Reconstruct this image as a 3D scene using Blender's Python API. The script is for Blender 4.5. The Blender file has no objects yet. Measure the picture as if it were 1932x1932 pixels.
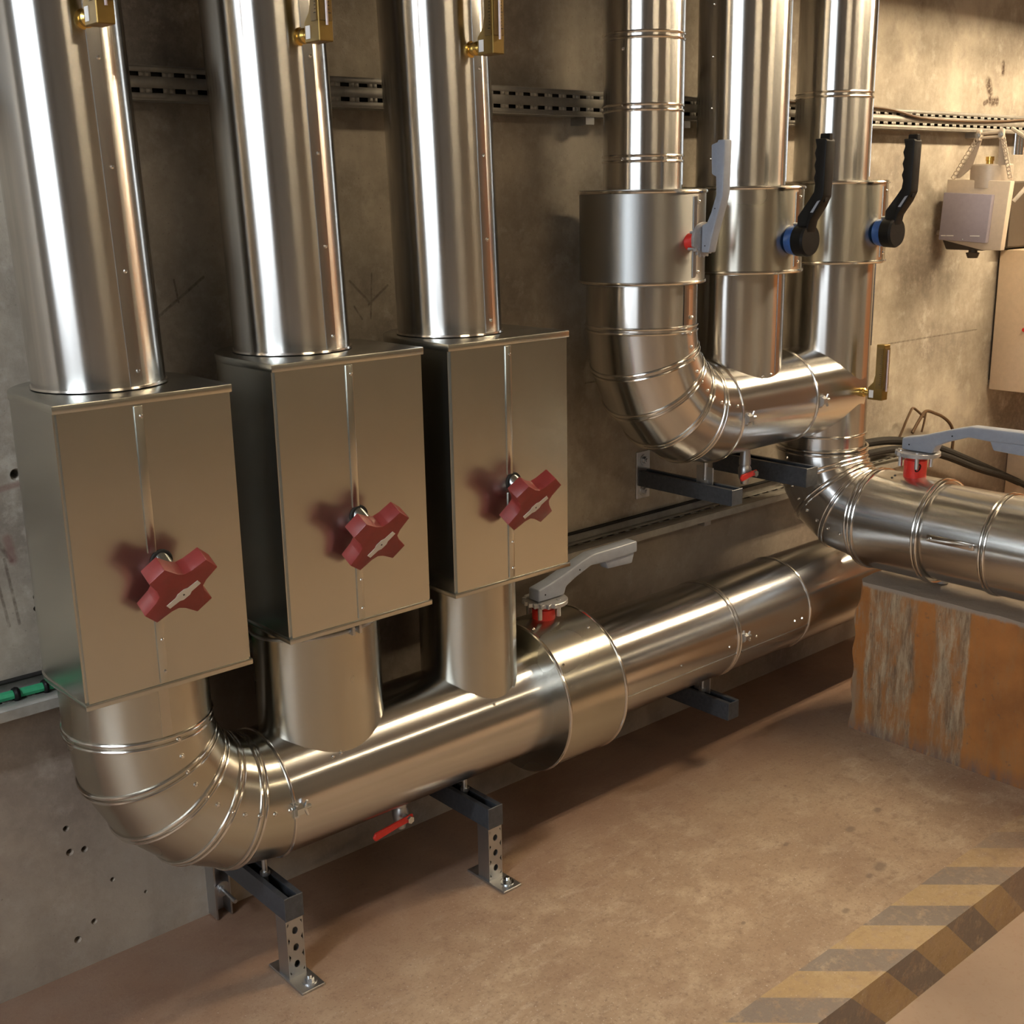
import bpy, bmesh, math, random
from mathutils import Vector, Matrix
random.seed(7)
sc = bpy.context.scene
COL = sc.collection
PI = math.pi
rad = math.radians
V = Vector

# ------------------------------------------------------------------ camera
CAM = V((0.0, -2.3336, 1.6))
YAW, PITCH, ROLL = rad(40.9718), rad(14.7456), rad(-1.0448)
fwd = V((math.sin(YAW) * math.cos(PITCH), math.cos(YAW) * math.cos(PITCH), -math.sin(PITCH)))
rgt = fwd.cross(V((0, 0, 1))).normalized()
upv = rgt.cross(fwd)
r2 = rgt * math.cos(ROLL) + upv * math.sin(ROLL)
u2 = upv * math.cos(ROLL) - rgt * math.sin(ROLL)
cd = bpy.data.cameras.new('camera')
cam = bpy.data.objects.new('camera', cd)
COL.objects.link(cam)
cam.matrix_world = Matrix(((r2.x, u2.x, -fwd.x, CAM.x), (r2.y, u2.y, -fwd.y, CAM.y), (r2.z, u2.z, -fwd.z, CAM.z), (0, 0, 0, 1)))
cd.sensor_width = 36.0
cd.lens = 2270.0 / 1932.0 * 36.0
cd.clip_start = 0.02
sc.camera = cam

# ------------------------------------------------------------------ world, exposure, lamps' strengths
w = bpy.data.worlds.new('world')
sc.world = w
w.use_nodes = True
w.node_tree.nodes['Background'].inputs[0].default_value = (1.0, 0.86, 0.7, 1)
w.node_tree.nodes['Background'].inputs[1].default_value = 0.02
vs = sc.view_settings
sc.display_settings.display_device = 'sRGB'
vs.view_transform = 'Standard'
vs.look = 'None'
vs.gamma = 1.0
vs.use_curve_mapping = False
vs.exposure = 0.0
WARM_NEAR, WARM_FAR, BACK_FILL = 145.0, 350.0, 44.0   # warm tubes over the walkway, fill lamps added at the back
WARM_COL = (1.0, 0.79, 0.52)
COOL_LAMP, COOL_WIN, COOL_COL = 240.0, 6.5, (0.86, 0.93, 1.0)   # cool white tubes at the left end of the row, daylight window in the left wall
ROOM_X0, ROOM_X1, ROOM_Y0, ROOM_Z1 = -3.2, 7.7, -6.2, 3.3

# ------------------------------------------------------------------ node helper
class NT:
    def __init__(s, m):
        m.use_nodes = True
        s.t = m.node_tree
        s.b = s.t.nodes['Principled BSDF']
        s.pos = s.t.nodes.new('ShaderNodeNewGeometry').outputs['Position']
    def n(s, ty, ins=None, **props):
        nd = s.t.nodes.new(ty)
        for k, v in props.items():
            setattr(nd, k, v)
        for k, v in (ins or {}).items():
            s.put(nd.inputs[k], v)
        return nd
    def put(s, sock, v):
        if isinstance(v, bpy.types.NodeSocket):
            s.t.links.new(v, sock)
        else:
            if isinstance(v, tuple) and len(v) == 3 and sock.type == 'RGBA':
                v = (*v, 1)
            sock.default_value = v
    def m(s, op, a, b=0.0, c=0.0):
        nd = s.n('ShaderNodeMath', {0: a, 1: b, 2: c}, operation=op)
        return nd.outputs[0]
    def clamp01(s, a):
        nd = s.n('ShaderNodeMath', {0: a, 1: 0.0}, operation='ADD')
        nd.use_clamp = True
        return nd.outputs[0]
    def mix(s, f, a, b, mode='MIX'):
        nd = s.n('ShaderNodeMix', None, data_type='RGBA', blend_type=mode)
        s.put(nd.inputs[0], f); s.put(nd.inputs[6], a); s.put(nd.inputs[7], b)
        return nd.outputs[2]
    def mapr(s, v, a, b, c=0.0, d=1.0):
        return s.n('ShaderNodeMapRange', {0: v, 1: a, 2: b, 3: c, 4: d}).outputs[0]
    def noise(s, scale, detail=6.0, rough=0.6, vec=None, stretch=None):
        vec = vec or s.pos
        if stretch:
            vec = s.n('ShaderNodeVectorMath', {0: vec, 1: stretch}, operation='MULTIPLY').outputs[0]
        return s.n('ShaderNodeTexNoise', {'Vector': vec, 'Scale': scale, 'Detail': detail, 'Roughness': rough}).outputs['Fac']
    def bump(s, h, dist=0.002, strength=0.5):
        nd = s.n('ShaderNodeBump', {'Height': h, 'Distance': dist, 'Strength': strength})
        s.put(s.b.inputs['Normal'], nd.outputs[0])
    def xyz(s):
        nd = s.n('ShaderNodeSeparateXYZ', {0: s.pos})
        return nd.outputs[0], nd.outputs[1], nd.outputs[2]
    def set(s, **k):
        for a, v in k.items():
            s.put(s.b.inputs[a.replace('_', ' ')], v)
    # soft mask (0..1) of a stroke between two points of a plane
    def stroke(s, a, b, p0, p1, wd):
        dx, dz = p1[0] - p0[0], p1[1] - p0[1]
        L2 = dx * dx + dz * dz + 1e-9
        ax = s.m('SUBTRACT', a, p0[0]); az = s.m('SUBTRACT', b, p0[1])
        t = s.clamp01(s.m('DIVIDE', s.m('ADD', s.m('MULTIPLY', ax, dx), s.m('MULTIPLY', az, dz)), L2))
        ex = s.m('SUBTRACT', ax, s.m('MULTIPLY', t, dx)); ez = s.m('SUBTRACT', az, s.m('MULTIPLY', t, dz))
        d = s.m('SQRT', s.m('ADD', s.m('MULTIPLY', ex, ex), s.m('MULTIPLY', ez, ez)))
        return s.mapr(d, wd * 0.4, wd, 1.0, 0.0)

def mat(name):
    m = bpy.data.materials.new(name)
    return m, NT(m)

def plain(name, col, rough=0.5, metal=0.0, vary=0.12, scale=60, bump=0.0, spec=.5):
    m, t = mat(name)
    f = t.noise(scale, 4)
    dk = tuple(c * (1 - vary) for c in col); lt = tuple(min(1, c * (1 + vary)) for c in col)
    t.set(Base_Color=t.mix(t.mapr(f, .3, .7), dk, lt), Roughness=t.mapr(f, .3, .7, rough * .9, min(1, rough * 1.1)), Metallic=metal, Specular_IOR_Level=spec)
    if bump:
        t.bump(f, bump, 0.6)
    return m

def emit(name, col, st):
    m, t = mat(name)
    t.set(Base_Color=(0.8, 0.8, 0.8), Emission_Color=col, Emission_Strength=st)
    return m

def sheet(name, col, rough, aniso, tangent=True, mott=0.05, spangle=0.0, smear=0.0):
    """cladding sheet metal; the rolling grain runs around the pipe, so highlights stretch along it"""
    m, t = mat(name)
    f = t.noise(5, 1, .3)
    g = t.noise(900, 1)
    base = t.mix(t.mapr(f, .3, .7), tuple(c * (1 - mott) for c in col), col)
    base = t.mix(t.m('MULTIPLY', g, .10), base, (.35, .33, .30))
    t.set(Base_Color=base, Metallic=1.0, Roughness=t.mapr(f, .0, 1.0, rough * .94, rough * 1.06))
    if tangent:
        tn = t.n('ShaderNodeTangent', direction_type='UV_MAP', uv_map='UVMap')
        t.set(Anisotropic=aniso, Tangent=tn.outputs[0])
    if smear:
        t.bump(t.noise(2.2, 1, .3), smear, 0.3)
    return m

M = {}
M['alu'] = sheet('aluminium_jacket', (.66, .655, .64), .225, .88, smear=.0008)
M['alu_soft'] = sheet('galvanised_jacket', (.57, .555, .49), .27, .85)
M['alu_dull'] = sheet('dull_galvanised_jacket', (.40, .41, .41), .45, .8)
M['box'] = sheet('galvanised_casing', (.57, .58, .54), .25, 0, tangent=False, mott=.04)
M['bead'] = sheet('bead_metal', (.80, .78, .74), .16, 0, tangent=False)
M['zinc'] = sheet('zinc_steel', (.55, .56, .57), .38, 0, tangent=False, spangle=.1)
M['zinc_bright'] = sheet('bright_zinc', (.75, .80, .84), .18, 0, tangent=False)
M['strut'] = plain('painted_strut', (.075, .08, .09), .42, .5, .2, 90)
M['steel_dark'] = plain('dark_steel', (.10, .095, .085), .4, .8)
M['red'] = plain('red_wheel_paint', (.21, .026, .022), .4, 0, .1, 40)
M['redneck'] = plain('red_valve_paint', (.62, .03, .02), .35)
M['blue'] = plain('blue_valve_paint', (.02, .09, .32), .35)
M['black'] = plain('black_plastic', (.006, .0055, .0055), .5, spec=.18)
M['black2'] = plain('black_rubber', (.02, .018, .016), .7, spec=.2)
M['grey'] = plain('grey_lever_paint', (.27, .30, .36), .4, 0, .06)
M['greyplate'] = plain('grey_notch_plate', (.42, .41, .41), .35, .5)
M['brass'] = plain('brass', (.62, .42, .12), .25, 1.0, .08)
M['gold'] = plain('gold_anodised', (.20, .125, .03), .42, .7, .08)
M['goldface'] = plain('gold_scale_face', (.16, .10, .03), .4, .6, .1)
M['label'] = plain('pale_label', (.62, .58, .50), .5, 0, .05)
M['white'] = plain('white_sticker', (.75, .74, .72), .5, 0, .03)
M['glass'] = plain('thermometer_tube', (.55, .45, .45), .15)
M['green'] = plain('green_cable', (.03, .28, .13), .45)
M['pale_cable'] = plain('pale_cable', (.55, .50, .42), .5)
M['wire'] = plain('brown_wire', (.07, .035, .012), .5)
M['tray'] = plain('galvanised_tray', (.30, .285, .255), .55, .45, .15, 40)
M['beige_box'] = plain('beige_box', (.56, .47, .37), .45, 0, .05)
M['lav'] = plain('lavender_cover', (.30, .27, .32), .45, 0, .05)
M['taupe'] = plain('taupe_metal', (.45, .38, .31), .45, .3, .06)
M['cab'] = plain('cabinet_paint', (.60, .47, .33), .5, 0, .05)
M['dark_brown'] = plain('dark_parts_and_shade', (.05, .035, .022), .6)  # dark fittings, and the panel standing in for wall shade
M['duct'] = plain('duct_metal', (.35, .33, .30), .4, .8)
M['ceil'] = plain('ceiling_paint', (.20, .17, .14), .9, 0, .1, 6)
M['lamp'] = emit('tube_warm_near', WARM_COL, WARM_NEAR)
M['lamp_far'] = emit('tube_warm_far', WARM_COL, WARM_FAR)
M['lamp_cool'] = emit('tube_cool_white', COOL_COL, COOL_LAMP)
M['fill_back'] = emit('fill_tube_back', WARM_COL, BACK_FILL)
M['win'] = emit('daylight_pane', COOL_COL, COOL_WIN)
M['frame'] = plain('lamp_housing', (.5, .5, .48), .5)
M['door'] = plain('reflection_brown', (.40, .16, .055), .4, 0, .1, 8)  # colour of the added panel, for the orange strip in the pipes

# ---- concrete wall
m, t = mat('concrete_wall'); M['wall'] = m
x, y, z = t.xyz()
big = t.noise(1.6, 8, .65)
fine = t.noise(38, 6, .7)
vert = t.noise(3.0, 6, .6, stretch=(4.0, 4.0, .7))
speck = t.mapr(t.noise(150, 3, .6), .64, .74)
c = t.mix(t.mapr(big, .38, .62), (.17, .14, .11), (.42, .37, .295))
c = t.mix(t.m('MULTIPLY', t.mapr(t.noise(6, 7, .7), .5, .66), .55), c, (.19, .16, .13))
c = t.mix(t.m('MULTIPLY', t.mapr(t.noise(11, 7, .7), .54, .68), .5), c, (.52, .475, .40))
c = t.mix(t.m('MULTIPLY', t.mapr(vert, .5, .75), .45), c, (.22, .19, .15))
c = t.mix(t.m('MULTIPLY', t.mapr(fine, .45, .75), .3), c, (.50, .45, .37))
c = t.mix(t.m('MULTIPLY', speck, .7), c, (.09, .075, .06))
# the old painted band low on the wall is browner
c = t.mix(t.m('MULTIPLY', t.mapr(z, .635, .60), .45), c, (.19, .135, .10))
dark = None
for p0, p1, wd in (((1.085, 1.375), (1.19, 1.447), .004), ((1.124, 1.445), (1.13, 1.40), .003), ((1.551, 1.418), (1.607, 1.362), .004),
                   ((1.60, 1.362), (1.655, 1.402), .004), ((1.612, 1.432), (1.604, 1.33), .003), ((1.56, 1.36), (1.58, 1.33), .003),
                   ((.70, .93), (.715, .80), .004), ((.722, .935), (.735, .80), .004), ((.705, .985), (.735, .93), .006),
                   ((3.80, 1.069), (4.42, 1.068), .004), ((2.3, 1.10), (2.9, 1.10), .003)):
    q = t.stroke(x, z, p0, p1, wd)
    dark = q if dark is None else t.m('MAXIMUM', dark, q)
dark = t.m('MULTIPLY', dark, t.mapr(t.noise(60, 4), .3, .6, .1, .65))
c = t.mix(dark, c, (.055, .032, .018))
sp = None
for p0, p1, wd in (((4.455, 2.035), (4.46, 2.005), .016), ((4.358, 1.965), (4.375, 1.935), .026), ((4.372, 1.94), (4.38, 1.90), .016), ((4.40, 1.90), (4.43, 1.903), .022), ((4.34, 1.893), (4.36, 1.90), .012)):
    q = t.stroke(x, z, p0, p1, wd)
    sp = q if sp is None else t.m('MAXIMUM', sp, q)
c = t.mix(t.m('MULTIPLY', sp, t.mapr(t.noise(70, 4), .35, .55, .3, 1.0)), c, (.05, .026, .012))
redm = t.m('MULTIPLY', t.m('MAXIMUM', t.stroke(x, z, (.732, .975), (.738, .93), .012), t.stroke(x, z, (.71, 1.07), (.765, 1.078), .008)), .5)
c = t.mix(redm, c, (.16, .06, .05))
t.set(Base_Color=c, Roughness=.85)
t.bump(t.m('ADD', t.m('MULTIPLY', fine, .5), big), .006, .35)

# ---- rough concrete for the other walls
m, t = mat('concrete_far'); M['wall2'] = m
c = t.mix(t.mapr(t.noise(1.2, 6), .3, .7), (.12, .105, .088), (.20, .175, .145))
t.set(Base_Color=c, Roughness=.9)

# ---- upper floor with the hazard stripes painted along its edge
m, t = mat('painted_floor'); M['floor'] = m
x, y, z = t.xyz()
big = t.noise(1.1, 7, .6)
mid = t.noise(9, 8, .7)
fine = t.noise(120, 4, .7)
c = t.mix(t.mapr(big, .3, .7), (.30, .195, .125), (.50, .365, .24))
c = t.mix(t.m('MULTIPLY', t.mapr(mid, .48, .66), .6), c, (.60, .47, .32))
c = t.mix(t.m('MULTIPLY', t.mapr(t.noise(26, 6, .75), .52, .68), .55), c, (.22, .135, .09))
c = t.mix(t.m('MULTIPLY', t.mapr(t.noise(14, 7, .75, stretch=(.5, 1.6, 1)), .55, .68), .45), c, (.66, .54, .40))
c = t.mix(t.m('MULTIPLY', t.mapr(t.noise(3.2, 6, .6), .52, .7), .35), c, (.26, .14, .09))
c = t.mix(t.m('MULTIPLY', t.mapr(fine, .54, .68), .55), c, (.18, .11, .075))
c = t.mix(t.m('MULTIPLY', t.mapr(t.noise(170, 2), .64, .72), .55), c, (.80, .72, .62))
# redder unworn paint towards the wall, darkened further as shade under the header
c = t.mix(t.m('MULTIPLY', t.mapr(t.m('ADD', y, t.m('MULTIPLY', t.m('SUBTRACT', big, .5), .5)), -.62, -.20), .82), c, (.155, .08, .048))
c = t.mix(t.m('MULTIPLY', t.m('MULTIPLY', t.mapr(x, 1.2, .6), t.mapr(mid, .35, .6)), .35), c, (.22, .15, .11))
for sx, sy, sr in ((2.38, -.939, .018), (2.481, -.788, .014), (2.16, -.989, .010), (2.326, -.944, .010), (2.62, -.78, .012), (1.95, -.86, .006), (2.30, -.72, .008)):
    c = t.mix(t.m('MULTIPLY', t.stroke(x, y, (sx - sr * .4, sy), (sx + sr * .5, sy + sr * .2), sr), .55), c, (.14, .10, .08))
wear = t.mapr(t.noise(30, 6, .7), .36, .5, .25, 1.0)
zone = t.m('GREATER_THAN', t.m('MULTIPLY', t.m('ADD', y, t.m('MULTIPLY', t.m('SUBTRACT', mid, .5), .006)), -1.0), 1.046)
u = t.m('ADD', x, t.m('MULTIPLY', y, 1.07))        # slanted stripes over the top face
u2 = t.m('ADD', t.m('ADD', x, -1.07 * 1.1735), t.m('MULTIPLY', z, 1.06))   # they run on down the front face
top = t.m('GREATER_THAN', z, -.004)
uu = t.m('ADD', t.m('MULTIPLY', u, top), t.m('MULTIPLY', u2, t.m('SUBTRACT', 1.0, top)))
fr = t.m('FRACT', t.m('DIVIDE', t.m('SUBTRACT', uu, 1.2625), .243))
isdark = t.m('LESS_THAN', fr, .47)
fade = t.mapr(x, 2.45, 2.75, 1.0, .35)
c = t.mix(t.m('MULTIPLY', zone, t.m('MULTIPLY', fade, t.m('MULTIPLY', isdark, t.m('MULTIPLY', wear, .75)))), c, (.22, .19, .17))
c = t.mix(t.m('MULTIPLY', zone, t.m('MULTIPLY', fade, t.m('MULTIPLY', t.m('SUBTRACT', 1.0, isdark), t.m('MULTIPLY', wear, .45)))), c, (.60, .42, .17))
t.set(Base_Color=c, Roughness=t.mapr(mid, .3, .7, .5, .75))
t.bump(t.m('ADD', mid, t.m('MULTIPLY', fine, .3)), .003, .35)

m, t = mat('painted_lower_floor'); M['floor2'] = m
c = t.mix(t.mapr(t.noise(2.5, 6), .3, .7), (.40, .285, .20), (.50, .37, .265))
c = t.mix(t.m('MULTIPLY', t.mapr(t.noise(80, 4), .55, .7), .3), c, (.36, .22, .14))
t.set(Base_Color=c, Roughness=.6)

# ---- concrete plinth, orange paint with bare bands left by the formwork
m, t = mat('orange_plinth'); M['plinth'] = m
x, y, z = t.xyz()
st = t.noise(14, 8, .75, stretch=(1, 2.0, .45))
st2 = t.noise(30, 8, .75, stretch=(1, 1.5, .22))
c = t.mix(t.mapr(t.noise(6, 6), .3, .7), (.27, .105, .025), (.44, .175, .04))
bare = t.mix(t.mapr(st2, .40, .60), (.12, .10, .07), (.48, .41, .28))
bare = t.mix(t.mapr(t.noise(13, 8, .75, stretch=(1, 1.5, .4)), .47, .60), bare, (.33, .15, .05))
bare = t.mix(t.mapr(st2, .66, .72), bare, (.10, .08, .06))
wy = t.m('ADD', y, t.m('MULTIPLY', t.m('SUBTRACT', st, .5), .05))
b1 = t.m('MULTIPLY', t.mapr(wy, -.475, -.485), t.mapr(wy, -.640, -.632))
b2 = t.m('MULTIPLY', t.mapr(wy, -.688, -.694), t.mapr(wy, -.802, -.796))
c = t.mix(t.m('MULTIPLY', t.mapr(st, .5, .66), .5), c, (.30, .17, .07))
c = t.mix(t.m('MULTIPLY', t.m('MAXIMUM', b1, b2), t.mapr(st, .3, .6, .95, .6)), c, bare)
c = t.mix(t.m('MULTIPLY', t.mapr(wy, -.47, -.44), t.mapr(st, .45, .55)), c, (.30, .20, .12))
c = t.mix(t.m('MULTIPLY', t.mapr(t.noise(55, 5), .63, .70), .6), c, (.16, .10, .06))
c = t.mix(t.mapr(t.m('ADD', z, t.m('MULTIPLY', st, .02)), .468, .476), c, (.30, .25, .20))
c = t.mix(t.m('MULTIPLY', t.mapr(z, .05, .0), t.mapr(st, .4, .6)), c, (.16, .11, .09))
t.set(Base_Color=c, Roughness=.7)
t.bump(t.m('ADD', st2, t.noise(40, 6)), .006, .5)

# ------------------------------------------------------------------ mesh helpers (all in world coordinates)
def new():
    bm = bmesh.new()
    bm.loops.layers.uv.new('UVMap')
    return bm

def wl(o):
    p = V((0, 0, 0))
    while o is not None:
        p = p + o.location
        o = o.parent
    return p

def obj(name, bm, mt, parent=None, origin=None, smooth=32, shear=None, stuff=False):
    if shear:
        z0, k = shear
        for v in bm.verts:
            v.co.x += (v.co.z - z0) * k
    if parent is not None:
        off = wl(parent)
    elif origin is not None:
        off = V(origin)
    else:
        xs = [v.co for v in bm.verts]
        lo = V((min(c.x for c in xs), min(c.y for c in xs), min(c.z for c in xs)))
        hi = V((max(c.x for c in xs), max(c.y for c in xs), max(c.z for c in xs)))
        off = V(((lo.x + hi.x) / 2, (lo.y + hi.y) / 2, lo.z))
    bmesh.ops.translate(bm, verts=bm.verts, vec=-off)
    bmesh.ops.recalc_face_normals(bm, faces=bm.faces)
    me = bpy.data.meshes.new(name)
    bm.to_mesh(me)
    bm.free()
    for p in me.polygons:
        p.use_smooth = True
    me.set_sharp_from_angle(angle=rad(smooth))
    me.materials.append(M[mt])
    o = bpy.data.objects.new(name, me)
    COL.objects.link(o)
    if parent is not None:
        o.parent = parent
    else:
        o.location = off
    if stuff:
        o['kind'] = 'stuff'
    return o

def thing(name, label, cat, loc, group=None):
    o = bpy.data.objects.new(name, None)
    COL.objects.link(o)
    o.location = loc
    o.empty_display_size = .05
    return tag(o, label, cat, group)

def tag(o, label, cat, group=None):
    o['label'] = label
    o['category'] = cat
    if group:
        o['group'] = group
    return o

def struct(o):
    o['kind'] = 'structure'
    return o

def basis(ax, ref=None):
    ax = V(ax).normalized()
    ref = V(ref) if ref else (V((0, 0, 1)) if abs(ax.z) < .9 else V((0, -1, 0)))
    u = (ref - ax * ref.dot(ax)).normalized()
    return ax, u, ax.cross(u)

def loft(bm, rings, cap0=True, cap1=True, closed=False):
    """rings: lists of points; quads between, UV u runs along the loft"""
    uv = bm.loops.layers.uv.active
    vr = [[bm.verts.new(p) for p in r] for r in rings]
    n = len(vr[0])
    ln = [0.0]
    for i in range(1, len(rings)):
        ln.append(ln[-1] + max((rings[i][0] - rings[i - 1][0]).length, 1e-4))
    last = len(vr) if closed else len(vr) - 1
    for i in range(last):
        a, b = vr[i], vr[(i + 1) % len(vr)]
        la, lb = ln[i], ln[i + 1] if i + 1 < len(ln) else ln[i] + .01
        for k in range(n):
            k2 = (k + 1) % n
            f = bm.faces.new((a[k], a[k2], b[k2], b[k]))
            for lp, q in zip(f.loops, ((la, k / n), (la, (k + 1) / n), (lb, (k + 1) / n), (lb, k / n))):
                lp[uv].uv = q
    if not closed:
        if cap0: bm.faces.new(list(reversed(vr[0])))
        if cap1: bm.faces.new(vr[-1])
    return bm

def ellz(c, rx, ry, n=72):
    c = V(c)
    return [c + V((rx * math.cos(2 * PI * k / n), ry * math.sin(2 * PI * k / n), 0)) for k in range(n)]

def circ(c, ax, R, n=48, ref=None):
    ax, u, v = basis(ax, ref)
    c = V(c)
    return [c + (u * math.cos(2 * PI * k / n) + v * math.sin(2 * PI * k / n)) * R for k in range(n)]

def cyl(bm, p0, p1, R0, R1=None, n=48, caps=True):
    R1 = R0 if R1 is None else R1
    ax = V(p1) - V(p0)
    return loft(bm, [circ(p0, ax, R0, n), circ(p1, ax, R1, n)], caps, caps)

def lathe(bm, p0, ax, prof, n=48, caps=True):
    """prof: list of (distance along axis, radius)"""
    a = V(ax).normalized()
    return loft(bm, [circ(V(p0) + a * d, a, max(r, 1e-4), n) for d, r in prof], caps, caps)

def torus(bm, c, ax, R, r, n=64, m=8, squash=1.0):
    a, u, v = basis(ax)
    rings = []
    for k in range(n):
        d = u * math.cos(2 * PI * k / n) + v * math.sin(2 * PI * k / n)
        rings.append([V(c) + d * (R + r * math.cos(2 * PI * j / m)) + a * (r * squash * math.sin(2 * PI * j / m)) for j in range(m)])
    return loft(bm, rings, closed=True)

def pathtube(bm, pts, R, n=8):
    pts = [V(p) for p in pts]
    rings = []
    ref = None
    for i, p in enumerate(pts):
        d = (pts[min(i + 1, len(pts) - 1)] - pts[max(i - 1, 0)]).normalized()
        if ref is None:
            ref = basis(d)[1]
        ref = (ref - d * ref.dot(d)).normalized()
        v = d.cross(ref)
        r = R[i] if isinstance(R, (list, tuple)) else R
        rings.append([p + (ref * math.cos(2 * PI * k / n) + v * math.sin(2 * PI * k / n)) * r for k in range(n)])
    return loft(bm, rings)

def smoothpath(pts, k=5):
    pts = [V(p) for p in pts]
    out = []
    for i in range(len(pts) - 1):
        p0, p1, p2, p3 = pts[max(i - 1, 0)], pts[i], pts[i + 1], pts[min(i + 2, len(pts) - 1)]
        for j in range(k):
            s = j / k
            out.append(.5 * ((2 * p1) + (p2 - p0) * s + (2 * p0 - 5 * p1 + 4 * p2 - p3) * s * s + (3 * p1 - p0 - 3 * p2 + p3) * s ** 3))
    out.append(pts[-1])
    return out

def box(bm, lo, hi, bev=0.0, seg=2):
    lo, hi = V(lo), V(hi)
    vs_ = [bm.verts.new((x, y, z)) for x in (lo.x, hi.x) for y in (lo.y, hi.y) for z in (lo.z, hi.z)]
    fs = [bm.faces.new([vs_[i] for i in q]) for q in ((0, 1, 3, 2), (4, 6, 7, 5), (0, 4, 5, 1), (2, 3, 7, 6), (0, 2, 6, 4), (1, 5, 7, 3))]
    if bev:
        es = list({e for f in fs for e in f.edges})
        bmesh.ops.bevel(bm, geom=es, offset=bev, segments=seg, affect='EDGES', profile=.5)
    return bm

def prism(bm, poly, fn, w0, w1, bev=0.0, seg=2):
    """extrude a 2-D outline; fn(a, b, w) -> world point"""
    a = [bm.verts.new(fn(p[0], p[1], w0)) for p in poly]
    b = [bm.verts.new(fn(p[0], p[1], w1)) for p in poly]
    n = len(poly)
    fs = [bm.faces.new(a), bm.faces.new(list(reversed(b)))]
    for k in range(n):
        fs.append(bm.faces.new((a[(k + 1) % n], a[k], b[k], b[(k + 1) % n])))
    bmesh.ops.recalc_face_normals(bm, faces=fs)
    if bev:
        bmesh.ops.bevel(bm, geom=list({e for f in fs for e in f.edges}), offset=bev, segments=seg, affect='EDGES', profile=.5)
    return bm

def dome(bm, c, nrm, r, h=None, n=8):
    h = h or r * .7
    a = V(nrm).normalized()
    rings = [circ(V(c) - a * .0008, a, r, n), circ(V(c) + a * h * .6, a, r * .75, n), circ(V(c) + a * h, a, r * .25, n)]
    return loft(bm, rings, True, True)

def hexnut(bm, c, ax, r, h):
    return loft(bm, [circ(c, ax, r, 6), circ(V(c) + V(ax).normalized() * h, ax, r, 6)])

def bolt(bm, c, ax, r):
    a = V(ax).normalized()
    cyl(bm, c, V(c) + a * r * .25, r * 1.6, n=16)
    hexnut(bm, V(c) + a * r * .2, a, r, r * .8)
    cyl(bm, V(c) + a * r * .9, V(c) + a * r * 1.5, r * .5, n=10)
    return bm

def arcstrip(bm, cx, cy, R, z0, z1, a0, a1, th, n=6):
    """raised strip on a vertical pipe, angle measured from -Y towards +X"""
    rings = []
    for k in range(n + 1):
        a = rad(a0 + (a1 - a0) * k / n)
        d = V((math.sin(a), -math.cos(a), 0))
        c = V((cx, cy, 0))
        rings.append([c + d * (R - .002) + V((0, 0, z0)), c + d * (R + th) + V((0, 0, z0)), c + d * (R + th) + V((0, 0, z1)), c + d * (R - .002) + V((0, 0, z1))])
    return loft(bm, rings)

# ================================================================== SETTING
def slab(name, lo, hi, mt):
    o = obj(name, box(new(), lo, hi), mt, origin=(0, 0, 0))
    return struct(o)

# back wall with drilled anchor holes that go into it
wall = slab('wall_back', (ROOM_X0, 0.0, -.2), (ROOM_X1, .25, ROOM_Z1), 'wall')
cb = new()
for hx, hz, hr in ((.764, 1.097, .009), (.775, .847, .006), (.770, .823, .004), (.775, .335, .005), (.777, .279, .006), (.808, .274, .0055), (.810, .099, .005), (.771, .072, .006), (.70, 1.33, .004), (.86, .18, .004), (.93, .12, .003)):
    lathe(cb, (hx, -.01, hz), (0, 1, 0), [(0, hr * 1.5), (.011, hr * 1.35), (.016, hr), (.05, hr * .8)], n=12)
cut = obj('cutter', cb, 'wall', origin=(0, 0, 0))
md = wall.modifiers.new('holes', 'BOOLEAN')
md.operation = 'DIFFERENCE'; md.object = cut; md.solver = 'EXACT'
dg = bpy.context.evaluated_depsgraph_get()
me = bpy.data.meshes.new_from_object(wall.evaluated_get(dg))
wall.modifiers.clear()
wall.data = me
for p_ in me.polygons:
    p_.use_smooth = False
bpy.data.objects.remove(cut)
slab('wall_left', (ROOM_X0 - .2, ROOM_Y0, -.2), (ROOM_X0, 0, ROOM_Z1), 'wall2')
slab('wall_right', (ROOM_X1, ROOM_Y0, -.2), (ROOM_X1 + .2, 0, ROOM_Z1), 'wall2')
slab('wall_front', (ROOM_X0, ROOM_Y0 - .2, -.2), (ROOM_X1, ROOM_Y0, ROOM_Z1), 'wall2')
slab('ceiling', (ROOM_X0 - .2, ROOM_Y0 - .2, ROOM_Z1), (ROOM_X1 + .2, .2, ROOM_Z1 + .2), 'ceil')
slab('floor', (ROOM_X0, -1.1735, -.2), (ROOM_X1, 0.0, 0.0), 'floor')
slab('floor', (ROOM_X0, ROOM_Y0, -.25), (ROOM_X1, -1.1735, -.134), 'floor2')
# high daylight window at the left end of the room
WY0, WY1, WZ0, WZ1 = -4.0, -1.15, 1.45, 2.95
wf = new()
for lo, hi in (((ROOM_X0, WY0 - .08, WZ0 - .08), (ROOM_X0 + .06, WY0, WZ1 + .08)), ((ROOM_X0, WY1, WZ0 - .08), (ROOM_X0 + .06, WY1 + .08, WZ1 + .08)),
               ((ROOM_X0, WY0, WZ0 - .08), (ROOM_X0 + .06, WY1, WZ0)), ((ROOM_X0, WY0, WZ1), (ROOM_X0 + .06, WY1, WZ1 + .08))):
    box(wf, lo, hi)
win = struct(obj('window_1', wf, 'frame', origin=(ROOM_X0, WY0, WZ0)))
obj('pane', box(new(), (ROOM_X0 + .005, WY0, WZ0), (ROOM_X0 + .02, WY1, WZ1)), 'win', parent=win)
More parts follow.
